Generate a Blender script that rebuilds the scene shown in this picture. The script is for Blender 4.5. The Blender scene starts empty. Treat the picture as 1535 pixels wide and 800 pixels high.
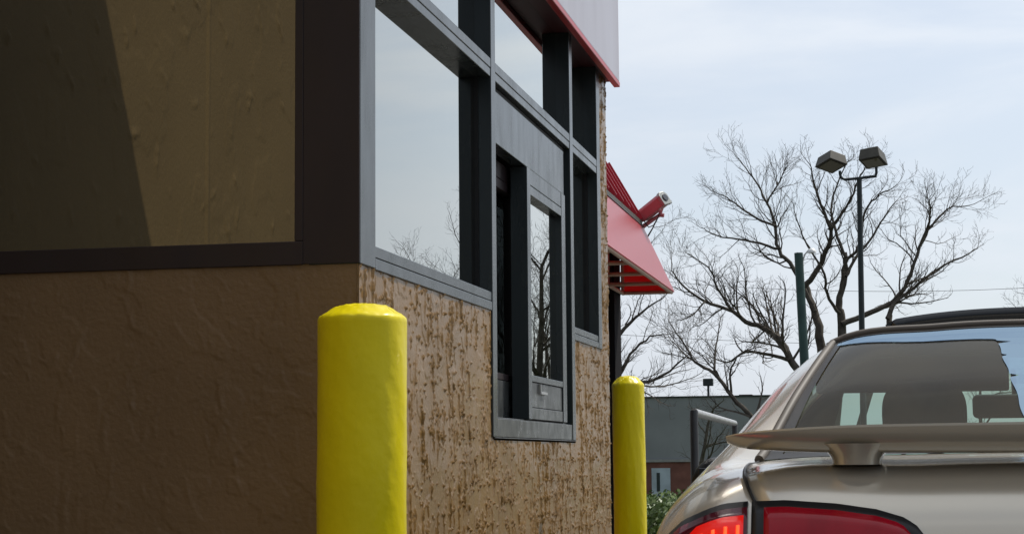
import bpy, bmesh, math, random
import numpy as np
from mathutils import Vector, Matrix
from mathutils.bvhtree import BVHTree

random.seed(7)
rng = np.random.RandomState(11)
S = bpy.context.scene
COL = S.collection
R = math.radians

# ------------------------------------------------------------------ helpers
def link(o, parent=None):
    COL.objects.link(o)
    if parent is not None:
        o.parent = parent
    return o

def tag(o, label=None, cat=None, group=None, kind=None):
    if label: o['label'] = label
    if cat: o['category'] = cat
    if group: o['group'] = group
    if kind: o['kind'] = kind
    return o

def empty(name, loc, label, cat, group=None, rz=0):
    o = bpy.data.objects.new(name, None)
    o.empty_display_size = .2
    link(o)
    o.location = loc
    o.rotation_euler.z = rz
    return tag(o, label, cat, group)

class MB:
    def __init__(s): s.v = []; s.f = []
    def add(s, vs, fs):
        n = len(s.v)
        s.v.extend([tuple(map(float, p)) for p in vs])
        s.f.extend([tuple(i + n for i in f) for f in fs])
        return s
    def box(s, x0, x1, y0, y1, z0, z1):
        return s.add([(x0,y0,z0),(x1,y0,z0),(x1,y1,z0),(x0,y1,z0),(x0,y0,z1),(x1,y0,z1),(x1,y1,z1),(x0,y1,z1)],
                     [(3,2,1,0),(4,5,6,7),(0,1,5,4),(1,2,6,5),(2,3,7,6),(3,0,4,7)])
    def tube(s, pts, rad, n=8, cap=True):
        pts = [Vector(p) for p in pts]
        if not hasattr(rad, '__len__'): rad = [rad] * len(pts)
        vs = []; fs = []
        t0 = (pts[1] - pts[0]).normalized()
        up = Vector((0,0,1)) if abs(t0.z) < .9 else Vector((1,0,0))
        a = t0.cross(up).normalized()
        for i, p in enumerate(pts):
            if i == 0: t = pts[1] - pts[0]
            elif i == len(pts) - 1: t = pts[-1] - pts[-2]
            else: t = pts[i+1] - pts[i-1]
            t.normalize()
            a = (a - t * a.dot(t))
            a = a.normalized() if a.length > 1e-6 else t.orthogonal().normalized()
            b = t.cross(a)
            for k in range(n):
                w = 2 * math.pi * k / n
                vs.append(p + (a * math.cos(w) + b * math.sin(w)) * rad[i])
        for i in range(len(pts) - 1):
            for k in range(n):
                k2 = (k + 1) % n
                fs.append((i*n+k, i*n+k2, (i+1)*n+k2, (i+1)*n+k))
        if cap:
            fs.append(tuple(range(n))[::-1]); fs.append(tuple((len(pts)-1)*n + k for k in range(n)))
        return s.add(vs, fs)
    def lathe(s, prof, n=32, c=(0,0,0), axis='z', cap=True):
        vs = []; fs = []
        for r, h in prof:
            for k in range(n):
                w = 2 * math.pi * k / n
                if axis == 'z': vs.append((c[0]+r*math.cos(w), c[1]+r*math.sin(w), c[2]+h))
                elif axis == 'x': vs.append((c[0]+h, c[1]+r*math.cos(w), c[2]+r*math.sin(w)))
                else: vs.append((c[0]+r*math.sin(w), c[1]+h, c[2]+r*math.cos(w)))
        m = len(prof)
        for i in range(m - 1):
            for k in range(n):
                k2 = (k+1) % n
                fs.append((i*n+k, i*n+k2, (i+1)*n+k2, (i+1)*n+k))
        if cap:
            fs.append(tuple(range(n))[::-1]); fs.append(tuple((m-1)*n+k for k in range(n)))
        return s.add(vs, fs)
    def prism(s, poly, ext):
        """poly: list of 3d points (planar), ext: extrusion vector"""
        n = len(poly); e = Vector(ext)
        vs = [Vector(p) for p in poly] + [Vector(p) + e for p in poly]
        fs = [tuple(range(n))[::-1], tuple(range(n, 2*n))]
        for k in range(n):
            k2 = (k+1) % n
            fs.append((k, k2, n+k2, n+k))
        return s.add(vs, fs)
    def grid(s, P, closed=False):
        """P: array rows x cols x 3"""
        r, c = P.shape[:2]
        fs = [(i*c+j, i*c+j+1, (i+1)*c+j+1, (i+1)*c+j) for i in range(r-1) for j in range(c-1)]
        return s.add(P.reshape(-1, 3), fs)
    def build(s, name, mat, parent=None, smooth=None, bevel=0, fix=False):
        me = bpy.data.meshes.new(name)
        me.from_pydata(s.v, [], s.f)
        if fix:
            bm = bmesh.new(); bm.from_mesh(me)
            bmesh.ops.recalc_face_normals(bm, faces=bm.faces)
            bm.to_mesh(me); bm.free()
        me.materials.append(mat)
        o = bpy.data.objects.new(name, me)
        link(o, parent)
        if smooth is not None:
            me.shade_smooth()
            if smooth < 180: me.set_sharp_from_angle(angle=R(smooth))
        if bevel:
            b = o.modifiers.new('bevel', 'BEVEL'); b.width = bevel; b.segments = 2; b.limit_method = 'ANGLE'
        return o

def fast_mesh(name, V, F, mat, parent=None, smooth=True):
    """V (n,3) float array, F (m,4) or (m,3) int array"""
    me = bpy.data.meshes.new(name)
    k = F.shape[1]
    me.vertices.add(len(V)); me.vertices.foreach_set('co', V.astype(np.float32).ravel())
    me.loops.add(F.size); me.loops.foreach_set('vertex_index', F.astype(np.int32).ravel())
    me.polygons.add(len(F)); me.polygons.foreach_set('loop_start', np.arange(0, F.size, k, dtype=np.int32))
    me.update(calc_edges=True); me.validate()
    if smooth: me.shade_smooth()
    me.materials.append(mat)
    o = bpy.data.objects.new(name, me)
    return link(o, parent)

# numpy gradient noise
def perlin(x, y, seed=0):
    xi = np.floor(x).astype(np.int64); yi = np.floor(y).astype(np.int64)
    xf = x - xi; yf = y - yi
    def g(ix, iy):
        h = (ix * 374761393 + iy * 668265263 + seed * 1442695041) & 0xffffffff
        h = ((h ^ (h >> 13)) * 1274126177) & 0xffffffff
        h = (h ^ (h >> 16)) & 0xffff
        return h / 65536.0 * 2 * np.pi
    def d(ix, iy, dx, dy):
        a = g(ix, iy); return np.cos(a) * dx + np.sin(a) * dy
    u = xf*xf*xf*(xf*(xf*6-15)+10); v = yf*yf*yf*(yf*(yf*6-15)+10)
    a = d(xi, yi, xf, yf); b = d(xi+1, yi, xf-1, yf); c = d(xi, yi+1, xf, yf-1); e = d(xi+1, yi+1, xf-1, yf-1)
    return ((a*(1-u)+b*u)*(1-v) + (c*(1-u)+e*u)*v) * 1.5
def fbm(x, y, seed=0, o=3):
    r = 0; a = 1
    for k in range(o):
        r = r + a * perlin(x * 2**k, y * 2**k, seed + k); a *= .5
    return r
def sstep(a, b, x):
    t = np.clip((x - a) / (b - a), 0, 1); return t*t*(3-2*t)

# ------------------------------------------------------------------ materials
def nodes(name):
    m = bpy.data.materials.new(name); m.use_nodes = True
    nt = m.node_tree; b = nt.nodes['Principled BSDF']
    return m, nt, b
def mat(name, col, rough=.5, metal=0, spec=.5, var=0, vscale=6, bump=0, bscale=60, coat=0, crough=.06, rvar=0, stretch=None, col2=None, emit=None, estr=0, bdist=.01):
    m, nt, b = nodes(name)
    N = nt.nodes.new; L = nt.links.new
    b.inputs['Base Color'].default_value = (*col, 1)
    b.inputs['Roughness'].default_value = rough
    b.inputs['Metallic'].default_value = metal
    b.inputs['Specular IOR Level'].default_value = spec
    b.inputs['Coat Weight'].default_value = coat
    b.inputs['Coat Roughness'].default_value = crough
    if emit:
        b.inputs['Emission Color'].default_value = (*emit, 1); b.inputs['Emission Strength'].default_value = estr
    if var or bump or rvar or col2:
        tc = N('ShaderNodeTexCoord'); mp = N('ShaderNodeMapping')
        L(tc.outputs['Object'], mp.inputs['Vector'])
        if stretch: mp.inputs['Scale'].default_value = stretch
        nz = N('ShaderNodeTexNoise'); nz.inputs['Scale'].default_value = vscale; nz.inputs['Detail'].default_value = 6
        L(mp.outputs['Vector'], nz.inputs['Vector'])
        if var or col2:
            c2 = col2 or tuple(max(0, c * (1 - var)) for c in col)
            c1 = col if col2 else tuple(min(1, c * (1 + var)) for c in col)
            rp = N('ShaderNodeValToRGB')
            rp.color_ramp.elements[0].position = .35; rp.color_ramp.elements[1].position = .68
            rp.color_ramp.elements[0].color = (*c2, 1); rp.color_ramp.elements[1].color = (*c1, 1)
            L(nz.outputs['Fac'], rp.inputs['Fac']); L(rp.outputs['Color'], b.inputs['Base Color'])
        if rvar:
            n3 = N('ShaderNodeTexNoise'); n3.inputs['Scale'].default_value = vscale * 2.3; n3.inputs['Detail'].default_value = 5
            L(mp.outputs['Vector'], n3.inputs['Vector'])
            mr = N('ShaderNodeMapRange'); mr.inputs['From Min'].default_value = .3; mr.inputs['From Max'].default_value = .7
            mr.inputs['To Min'].default_value = max(.02, rough - rvar); mr.inputs['To Max'].default_value = min(1, rough + rvar)
            L(n3.outputs['Fac'], mr.inputs['Value']); L(mr.outputs['Result'], b.inputs['Roughness'])
        if bump:
            n2 = N('ShaderNodeTexNoise'); n2.inputs['Scale'].default_value = bscale; n2.inputs['Detail'].default_value = 5
            L(mp.outputs['Vector'], n2.inputs['Vector'])
            bp = N('ShaderNodeBump'); bp.inputs['Strength'].default_value = bump; bp.inputs['Distance'].default_value = bdist
            L(n2.outputs['Fac'], bp.inputs['Height']); L(bp.outputs['Normal'], b.inputs['Normal'])
    return m

def glass_mat(name, tint=.35, tcol=(1,1,1), gain=2.0, ior=1.5, dust=0, dcol=(.3,.27,.2), wav=0, const=None, rough=0.0, gcol=(.97,.985,.95)):
    """sheet glass: fresnel reflection of both faces over a tinted see-through"""
    m = bpy.data.materials.new(name); m.use_nodes = True
    nt = m.node_tree; nt.nodes.clear(); N = nt.nodes.new; L = nt.links.new
    out = N('ShaderNodeOutputMaterial')
    tr = N('ShaderNodeBsdfTransparent'); tr.inputs['Color'].default_value = (tint*tcol[0], tint*tcol[1], tint*tcol[2], 1)
    gl = N('ShaderNodeBsdfGlossy'); gl.inputs['Roughness'].default_value = rough; gl.inputs['Color'].default_value = (*gcol, 1)
    mx = N('ShaderNodeMixShader')
    if const is None:
        # Schlick on |cos| so that the sheet reads the same from both sides
        ge = N('ShaderNodeNewGeometry'); dt = N('ShaderNodeVectorMath'); dt.operation = 'DOT_PRODUCT'
        L(ge.outputs['Normal'], dt.inputs[0]); L(ge.outputs['Incoming'], dt.inputs[1])
        ab = N('ShaderNodeMath'); ab.operation = 'ABSOLUTE'; L(dt.outputs['Value'], ab.inputs[0])
        om = N('ShaderNodeMath'); om.operation = 'SUBTRACT'; om.inputs[0].default_value = 1; L(ab.outputs[0], om.inputs[1])
        pw = N('ShaderNodeMath'); pw.operation = 'POWER'; pw.inputs[1].default_value = 5; L(om.outputs[0], pw.inputs[0])
        f0 = ((ior-1)/(ior+1))**2
        ma = N('ShaderNodeMath'); ma.operation = 'MULTIPLY_ADD'; ma.inputs[1].default_value = 1-f0; ma.inputs[2].default_value = f0; L(pw.outputs[0], ma.inputs[0])
        nu = N('ShaderNodeMath'); nu.operation = 'MULTIPLY'; nu.inputs[1].default_value = gain; L(ma.outputs[0], nu.inputs[0])
        de = N('ShaderNodeMath'); de.operation = 'ADD'; de.inputs[1].default_value = 1; L(ma.outputs[0], de.inputs[0])
        di = N('ShaderNodeMath'); di.operation = 'DIVIDE'; di.use_clamp = True; L(nu.outputs[0], di.inputs[0]); L(de.outputs[0], di.inputs[1])
        L(di.outputs[0], mx.inputs['Fac'])
    else:
        mx.inputs['Fac'].default_value = const
    if wav:
        tc = N('ShaderNodeTexCoord'); nz = N('ShaderNodeTexNoise'); nz.inputs['Scale'].default_value = 2.2; nz.inputs['Detail'].default_value = 1
        L(tc.outputs['Object'], nz.inputs['Vector'])
        bp = N('ShaderNodeBump'); bp.inputs['Strength'].default_value = wav; bp.inputs['Distance'].default_value = .003
        L(nz.outputs['Fac'], bp.inputs['Height']); L(bp.outputs['Normal'], gl.inputs['Normal'])
    L(tr.outputs[0], mx.inputs[1]); L(gl.outputs[0], mx.inputs[2])
    last = mx
    if dust:
        df = N('ShaderNodeBsdfDiffuse'); df.inputs['Color'].default_value = (*dcol, 1)
        tc = N('ShaderNodeTexCoord'); nz = N('ShaderNodeTexNoise'); nz.inputs['Scale'].default_value = 5; nz.inputs['Detail'].default_value = 6
        L(tc.outputs['Object'], nz.inputs['Vector'])
        mr = N('ShaderNodeMapRange'); mr.inputs['From Min'].default_value = .3; mr.inputs['From Max'].default_value = .75
        mr.inputs['To Min'].default_value = dust * .7; mr.inputs['To Max'].default_value = dust * 1.4
        L(nz.outputs['Fac'], mr.inputs['Value'])
        m2 = N('ShaderNodeMixShader'); L(mr.outputs['Result'], m2.inputs['Fac']); L(mx.outputs[0], m2.inputs[1]); L(df.outputs[0], m2.inputs[2])
        last = m2
    L(last.outputs[0], out.inputs['Surface'])
    return m

M = {}
M['stucco'] = mat('stucco_paint', (.198,.112,.036), rough=.34, spec=.16, coat=.30, crough=.14, var=.10, vscale=3.2, bump=.25, bscale=120, rvar=.06, bdist=.006)
M['stucco_flat'] = mat('stucco_paint_side', (.42,.285,.125), rough=.5, spec=.4, var=.06, vscale=2.0, bump=.25, bscale=60, bdist=.006)
M['stucco_shaded'] = mat('stucco_paint_shaded', (.165,.103,.052), rough=.5, spec=.4, var=.12, vscale=2.2, bump=.35, bscale=90, bdist=.006)  # same stucco paint, base darkened to carry the front wall's shade
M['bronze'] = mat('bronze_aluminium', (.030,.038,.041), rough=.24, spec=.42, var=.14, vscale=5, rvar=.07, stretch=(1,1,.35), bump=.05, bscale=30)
M['bronze_shaded'] = mat('bronze_aluminium_shaded', (.020,.013,.015), rough=.45, spec=.35, var=.2, vscale=4, rvar=.1, stretch=(1,1,.3))  # darker copy of the bronze with shade put into the colour
M['bronze_worn'] = mat('worn_aluminium', (.040,.044,.044), rough=.36, spec=.75, var=.45, vscale=7, rvar=.12, bump=.1, bscale=50)
M['black_rubber'] = mat('black_rubber', (.012,.012,.013), rough=.6, spec=.3)
M['matt_black'] = mat('matt_black_frame', (.016,.015,.016), rough=.9, spec=.05)
M['pane'] = glass_mat('window_glass', tint=.08, tcol=(.8,.95,1), gain=2.4, ior=2.3, wav=.05)
M['pane_front'] = glass_mat('front_window_glass', tint=.05, tcol=(.9,.95,1), gain=2.2, ior=1.85, wav=.02)
M['interior'] = mat('dark_interior', (.03,.03,.033), rough=.8, spec=.1)
M['fascia'] = mat('fascia_panel', (.40,.39,.44), rough=.38, spec=.4, var=.05, vscale=2.5, rvar=.06, stretch=(1,1,.2))
M['red_trim'] = mat('red_metal_trim', (.42,.022,.03), rough=.35, spec=.5, var=.12, vscale=6)
M['red_shaded'] = mat('shaded_red_soffit', (.035,.006,.009), rough=.5, spec=.3)  # trim red darkened to put the underside's shadow into the colour
M['red_roof'] = mat('red_standing_seam', (.33,.018,.035), rough=.4, spec=.5, var=.12, vscale=5)
M['awn_frame'] = mat('awning_frame_paint', (.50,.36,.27), rough=.5, var=.15, vscale=9)
M['yellow'] = mat('yellow_bollard_paint', (.69,.575,.003), rough=.34, spec=.28, var=.07, vscale=5, bump=.25, bscale=45, rvar=.08, bdist=.004)
M['concrete'] = mat('concrete', (.33,.31,.28), rough=.85, var=.15, vscale=4, bump=.4, bscale=40)
M['asphalt'] = mat('asphalt', (.055,.054,.052), rough=.85, var=.25, vscale=1.2, bump=.6, bscale=120)
M['paint_line'] = mat('white_line_paint', (.72,.71,.67), rough=.7, var=.15, vscale=9)
M['grass'] = mat('lawn', (.06,.085,.025), rough=.9, var=.4, vscale=2.5, bump=.8, bscale=60)
M['bark'] = mat('grey_brown_bark', (.085,.075,.062), rough=.9, spec=.15, var=.35, vscale=5, bump=.5, bscale=25)
M['twig'] = mat('twig_bark', (.095,.082,.068), rough=.9, spec=.15, var=.25, vscale=3)
M['leaf'] = mat('hedge_leaf', (.10,.16,.025), rough=.5, spec=.4, col2=(.045,.085,.014), vscale=9)
M['pole_green'] = mat('green_painted_pole', (.035,.075,.065), rough=.5, spec=.4, var=.2, vscale=4)
M['pole_dark'] = mat('dark_painted_pole', (.022,.032,.034), rough=.45, spec=.4, var=.2, vscale=4)
M['lamp_brown'] = mat('brown_lamp_housing', (.055,.050,.036), rough=.5, spec=.4, var=.2, vscale=6)
M['lamp_lens'] = mat('lamp_lens', (.20,.19,.12), rough=.25, spec=.5)
M['white_metal'] = mat('white_painted_metal', (.75,.75,.73), rough=.4)
M['galv'] = mat('galvanised_pipe', (.42,.42,.42), rough=.35, metal=.7, var=.15, vscale=12)
M['pipe_dark'] = mat('dark_pipe', (.03,.03,.032), rough=.45, spec=.5, var=.2, vscale=12)
M['far_grey'] = mat('grey_block_wall', (.25,.262,.275), rough=.85, spec=.2, var=.10, vscale=.5, bump=.2, bscale=4)
M['far_brick'] = mat('red_brick_base', (.19,.085,.068), rough=.9, spec=.2, var=.22, vscale=2.0, bump=.3, bscale=8)
M['far_band'] = mat('pale_stone_band', (.28,.28,.275), rough=.8, var=.1)
M['far_door'] = mat('pale_blue_door', (.40,.47,.53), rough=.5, var=.2, vscale=1.2)
M['rust'] = mat('rusty_brick_stack', (.10,.055,.042), rough=.9, var=.3, vscale=3)
M['cam_red'] = mat('red_camera_housing', (.42,.16,.18), rough=.35, spec=.5, var=.1)
M['cam_metal'] = mat('camera_bezel_metal', (.32,.33,.31), rough=.3, metal=.6)
M['glass_lens'] = mat('camera_lens', (.03,.035,.045), rough=.05, spec=.8)
M['cable'] = mat('black_cable', (.012,.012,.012), rough=.6)

# awning sheet: lets some sun through, glossy vinyl above
m, nt, b = nodes('red_awning_vinyl')
b.inputs['Base Color'].default_value = (.62,.085,.10,1); b.inputs['Roughness'].default_value = .38
b.inputs['Specular IOR Level'].default_value = .6; b.inputs['Coat Weight'].default_value = .9; b.inputs['Coat Roughness'].default_value = .3
tl = nt.nodes.new('ShaderNodeBsdfTranslucent'); tl.inputs['Color'].default_value = (.75,.035,.03,1)
mx = nt.nodes.new('ShaderNodeMixShader'); mx.inputs['Fac'].default_value = .4
nt.links.new(b.outputs[0], mx.inputs[1]); nt.links.new(tl.outputs[0], mx.inputs[2])
nt.links.new(mx.outputs[0], nt.nodes['Material Output'].inputs['Surface'])
M['awning'] = m

# ------------------------------------------------------------------ camera (calibrated from the facade's own lines)
CAM = Vector((1.3, -4.328273, 1.07)); YAW, PITCH, ROLL, F = .20797200, .10333680, -.00847954, 2750.0
W0, H0 = 1535, 800
fw = Vector((-math.sin(YAW)*math.cos(PITCH), math.cos(YAW)*math.cos(PITCH), math.sin(PITCH)))
rt = Vector((math.cos(YAW), math.sin(YAW), 0)); up = rt.cross(fw)
r2 = rt*math.cos(ROLL) + up*math.sin(ROLL); u2 = -rt*math.sin(ROLL) + up*math.cos(ROLL)
def at(px, py, Y):
    """the point of the plane y = Y seen at photo pixel (px, py)"""
    d = fw + r2*((px - W0/2)/F) - u2*((py - H0/2)/F)
    return CAM + d * ((Y - CAM.y) / d.y)
cd = bpy.data.cameras.new('camera'); cam = bpy.data.objects.new('camera', cd); link(cam)
mw = Matrix((r2, u2, -fw)).transposed().to_4x4(); mw.translation = CAM
cam.matrix_world = mw
cd.sensor_width = 36; cd.lens = 36 * F / W0; cd.clip_end = 3000; cd.clip_start = .05
S.camera = cam

# ------------------------------------------------------------------ light
SUN = Vector((.385, .45, .855)).normalized()
el = math.asin(SUN.z); az = math.atan2(SUN.x, SUN.y)      # az clockwise from +Y
w = bpy.data.worlds.new('World'); S.world = w; w.use_nodes = True
nt = w.node_tree; N = nt.nodes.new; L = nt.links.new
bg = nt.nodes['Background']; bg.inputs['Strength'].default_value = .12
sky = N('ShaderNodeTexSky'); sky.sky_type = 'NISHITA'; sky.sun_disc = False
sky.sun_elevation = el; sky.sun_rotation = az; sky.air_density = 1.0; sky.dust_density = 1.5; sky.ozone_density = 1.5; sky.altitude = 50
tc = N('ShaderNodeTexCoord'); mp = N('ShaderNodeMapping'); mp.inputs['Scale'].default_value = (1.6, 1.6, 7.0); mp.inputs['Location'].default_value = (.35, .2, .4)
L(tc.outputs['Generated'], mp.inputs['Vector'])
nz = N('ShaderNodeTexNoise'); nz.inputs['Scale'].default_value = 1.7; nz.inputs['Detail'].default_value = 7; nz.inputs['Roughness'].default_value = .55; nz.inputs['Distortion'].default_value = .4
L(mp.outputs['Vector'], nz.inputs['Vector'])
rp = N('ShaderNodeMapRange'); rp.inputs['From Min'].default_value = .36; rp.inputs['From Max'].default_value = .66; rp.interpolation_type = 'SMOOTHERSTEP'
rp.inputs['To Min'].default_value = .60; rp.inputs['To Max'].default_value = .97
L(nz.outputs['Fac'], rp.inputs['Value'])
mix = N('ShaderNodeMix'); mix.data_type = 'RGBA'
CLOUD = (6.7, 7.15, 7.75)
L(rp.outputs['Result'], mix.inputs['Factor']); L(sky.outputs['Color'], mix.inputs['A']); mix.inputs['B'].default_value = (*CLOUD, 1)
# thin cloud scatters forward: brighter round the sun, duller behind the viewer
dt = N('ShaderNodeVectorMath'); dt.operation = 'DOT_PRODUCT'; nm = N('ShaderNodeVectorMath'); nm.operation = 'NORMALIZE'
L(tc.outputs['Generated'], nm.inputs[0]); L(nm.outputs['Vector'], dt.inputs[0]); dt.inputs[1].default_value = tuple(SUN)
mr = N('ShaderNodeMapRange'); mr.interpolation_type = 'SMOOTHSTEP'; mr.inputs['From Min'].default_value = -.55; mr.inputs['From Max'].default_value = .85
mr.inputs['To Min'].default_value = .20; mr.inputs['To Max'].default_value = 1.12
L(dt.outputs['Value'], mr.inputs['Value'])
cm = N('ShaderNodeMix'); cm.data_type = 'RGBA'; cm.blend_type = 'MULTIPLY'; cm.inputs['Factor'].default_value = 1
cm.inputs['A'].default_value = (*CLOUD, 1); L(mr.outputs['Result'], cm.inputs['B']); L(cm.outputs['Result'], mix.inputs['B'])
L(mix.outputs['Result'], bg.inputs['Color'])
sl = bpy.data.lights.new('sun', 'SUN'); sl.energy = 4.2; sl.angle = R(.5); sl.color = (1, .95, .87)
so = bpy.data.objects.new('sun', sl); link(so); so.location = (20, 25, 45)
so.rotation_euler = SUN.to_track_quat('Z', 'Y').to_euler()
S.view_settings.view_transform = 'Standard'; S.view_settings.look = 'None'; S.view_settings.exposure = 0; S.view_settings.gamma = 1
S.cycles.max_bounces = 10; S.cycles.transparent_max_bounces = 16
S.cycles.caustics_reflective = False; S.cycles.caustics_refractive = False

# ------------------------------------------------------------------ ground
def gz(y):
    t = max(0, min(1, (y - 22) / 38)); return -1.6 * t*t*(3-2*t)
ys = [-400,-120,-40,-15,0,10,16,22] + [22+38*k/20 for k in range(1,21)] + [70,90,130,200,400,900]
xs = [-900,-300,-120,-60,-30,-15,-8,-4,0,4,8,15,30,60,120,300,900]
P = np.array([[(x, y, gz(y)) for x in xs] for y in ys], float)
tag(MB().grid(P).build('ground', M['asphalt'], smooth=180), kind='structure')
ly = [44,47,50,53,56,60,70,100,200,500]
P = np.array([[(x, y, gz(y)+.012) for x in xs] for y in ly], float)
tag(MB().grid(P).build('lawn', M['grass'], smooth=180), kind='structure')
# kerb and walk along the drive-through wall
tag(MB().box(-.62, .42, -.75, 8.6, -.05, .13).build('pavement', M['concrete'], bevel=.012), kind='structure')
mb = MB()
for k in range(14): mb.box(4.2, 4.3, -12 + k*2.4, -12 + k*2.4 + 1.5, .001, .004)
tag(mb.build('road_marking', M['paint_line']), kind='structure')

# ------------------------------------------------------------------ restaurant building
B = empty('restaurant_building', (0,0,0), 'tan stucco restaurant corner with dark framed drive-through windows and pale fascia', 'building')

def stamp(H, u, v, cu, cv, L, ang, hgt, w0, w1, bend=0.0):
    """one trowel ridge: steep towards -u over w0, easing off over w1, tapering at both ends"""
    R_ = L/2 + max(w0, w1) + .01
    du, dv = u[1]-u[0], v[1]-v[0]
    i0, i1 = max(0, int((cu-R_-u[0])/du)), min(len(u), int((cu+R_-u[0])/du)+2)
    j0, j1 = max(0, int((cv-R_-v[0])/dv)), min(len(v), int((cv+R_-v[0])/dv)+2)
    if i1 <= i0 or j1 <= j0: return
    U, V = np.meshgrid(u[i0:i1]-cu, v[j0:j1]-cv)
    s_ = V*math.cos(ang) + U*math.sin(ang); q = U*math.cos(ang) - V*math.sin(ang)
    q = q - bend*(s_/L)**2*L - .0022*np.sin(s_*90+cu*50)
    end = np.clip(1 - (np.abs(s_)/(L/2))**3, 0, 1)
    prof = np.where(q < 0, np.clip(1 + q/w0, 0, 1), np.clip(1 - q/w1, 0, 1)**1.6)
    prof = prof*prof*(3-2*prof)
    sub = H[j0:j1, i0:i1]
    np.maximum(sub, hgt*end*prof*(.75+.25*np.sin(s_*130+cv*90)), out=sub)
def stucco_h(U, V, seed=0, amp=1.0):
    """knock-down trowelled stucco: flats crossed by upright torn ridges, with crumbs along them (metres)"""
    u, v = U[0], V[:,0]
    r = np.random.RandomState(seed)
    H = np.zeros(U.shape)
    n = 0
    dens = lambda a_, b_: float(fbm(np.array([a_*2.6]), np.array([b_*2.2]), seed+4, 2)[0])
    crumbs = []
    while n < 1650:
        cu, cv = r.uniform(u[0], u[-1]), r.uniform(v[0], v[-1])
        if dens(cu, cv) < r.uniform(-1.5, .25): continue
        n += 1
        L = .035 + .24*r.beta(1.0, 3.0); h = r.uniform(.0030, .0095)*(.6+.4*min(1, L/.09))
        stamp(H, u, v, cu, cv, L, r.normal(0, .13), h, .0030, r.uniform(.0045, .0105), r.normal(0, .07))
        for k in range(r.poisson(4.5)):
            crumbs.append((cu + r.normal(0, .016), cv + r.uniform(-.6, .6)*L))
    for k in range(7500): crumbs.append((r.uniform(u[0], u[-1]), r.uniform(v[0], v[-1])))
    for cu, cv in crumbs:
        stamp(H, u, v, cu, cv, r.uniform(.007, .017), r.normal(0, .9), r.uniform(.0035, .0095), .0042, .0050)
    flat = .0018*fbm(U*3.5, V*3.5, seed+1, 2) + .0007*fbm(U*14, V*12, seed+2, 2) + .0014*sstep(-.015, .015, fbm(U*7, V*6, seed+3, 3))
    return amp*np.clip(H + flat, -.006, .0165)

def stucco_sheet(name, mat_, u0, u1, v0, v1, du, dv, keep, place, seed, parent, fade=True, amp=1.0, hf=None):
    nu = int((u1-u0)/du) + 1; nv = int((v1-v0)/dv) + 1
    u = np.linspace(u0, u1, nu); v = np.linspace(v0, v1, nv)
    U, V = np.meshgrid(u, v)
    H = (hf or stucco_h)(U, V, seed, amp)
    if fade: H = H * sstep(0, .02, U - u0 + .006)
    P = place(U, V, H).reshape(-1, 3)
    uc = (U[:-1,:-1] + U[1:,1:]) / 2; vc = (V[:-1,:-1] + V[1:,1:]) / 2
    K = keep(uc, vc)
    idx = np.arange(nu*nv).reshape(nv, nu)
    Fq = np.stack([idx[:-1,:-1], idx[:-1,1:], idx[1:,1:], idx[1:,:-1]], -1)[K]
    used = np.unique(Fq); remap = -np.ones(nu*nv, np.int64); remap[used] = np.arange(len(used))
    return fast_mesh(name, P[used], remap[Fq], mat_, parent)

YE = 3.985
def place_side(U, V, H):
    c = sstep(YE-.008, YE+.008, U)
    x = np.where(U <= YE, -.004, -.004 - (U - YE)) + H*(1-c)
    y = np.where(U <= YE, U, YE) + H*c - .004*0
    return np.stack([x, y, V], -1)
def keep_side(u, v):
    low = (v < 1.552) & ~((u > 1.525) & (u < 3.072) & (v > 1.128))
    return low | (u > 3.747)
stucco_sheet('drive_through_wall', M['stucco'], 0, YE+.35, .0, 2.805, .0034, .0042, keep_side, place_side, 3, B)
# front wall, in shade
def front_h(U, V, seed, amp):
    u, v = U[0], V[:,0]
    r = np.random.RandomState(seed); H = np.zeros(U.shape)
    for k in range(120):                                    # long blade drags
        stamp(H, u, v, r.uniform(0, 1.15), r.uniform(.3, 1.6), .04+.22*r.beta(1.2,3), r.normal(-.1,.45), r.uniform(.0010,.0030), .0035*r.choice([1,1,3]), r.uniform(.004,.03), r.normal(0,.3))
    for k in range(190):                                    # flat tears lying across
        stamp(H, u, v, r.uniform(0, 1.15), r.uniform(.3, 1.6), .015+.06*r.beta(1.2,3), r.uniform(-3.1,3.1), r.uniform(.0010,.0026), .004, r.uniform(.006,.025), r.normal(0,.5))
    for k in range(700):
        a_, b_ = r.uniform(0,1.15), r.uniform(.3,1.6)
        if fbm(np.array([a_*5]), np.array([b_*5]), seed+7, 2)[0] < .05: continue
        stamp(H, u, v, a_, b_, r.uniform(.008,.02), r.uniform(-3,3), r.uniform(.001,.003), .0055, .008)
    n = fbm((U+.05*fbm(U*5,V*5,seed+20,2))*5, V*4.2, seed+2, 4)
    return H + .0012*fbm(U*3,V*3,seed,2) + .0014*sstep(-.008,.006,n) + .0003*perlin(U*80,V*80,seed+9)
stucco_sheet('front_wall', M['stucco_shaded'], 0, 1.12, .0, 1.552, .0045, .0045, lambda u, v: v < 9, lambda U, V, H: np.stack([-U, .004-H, V], -1), 8, B, hf=front_h)
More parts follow.
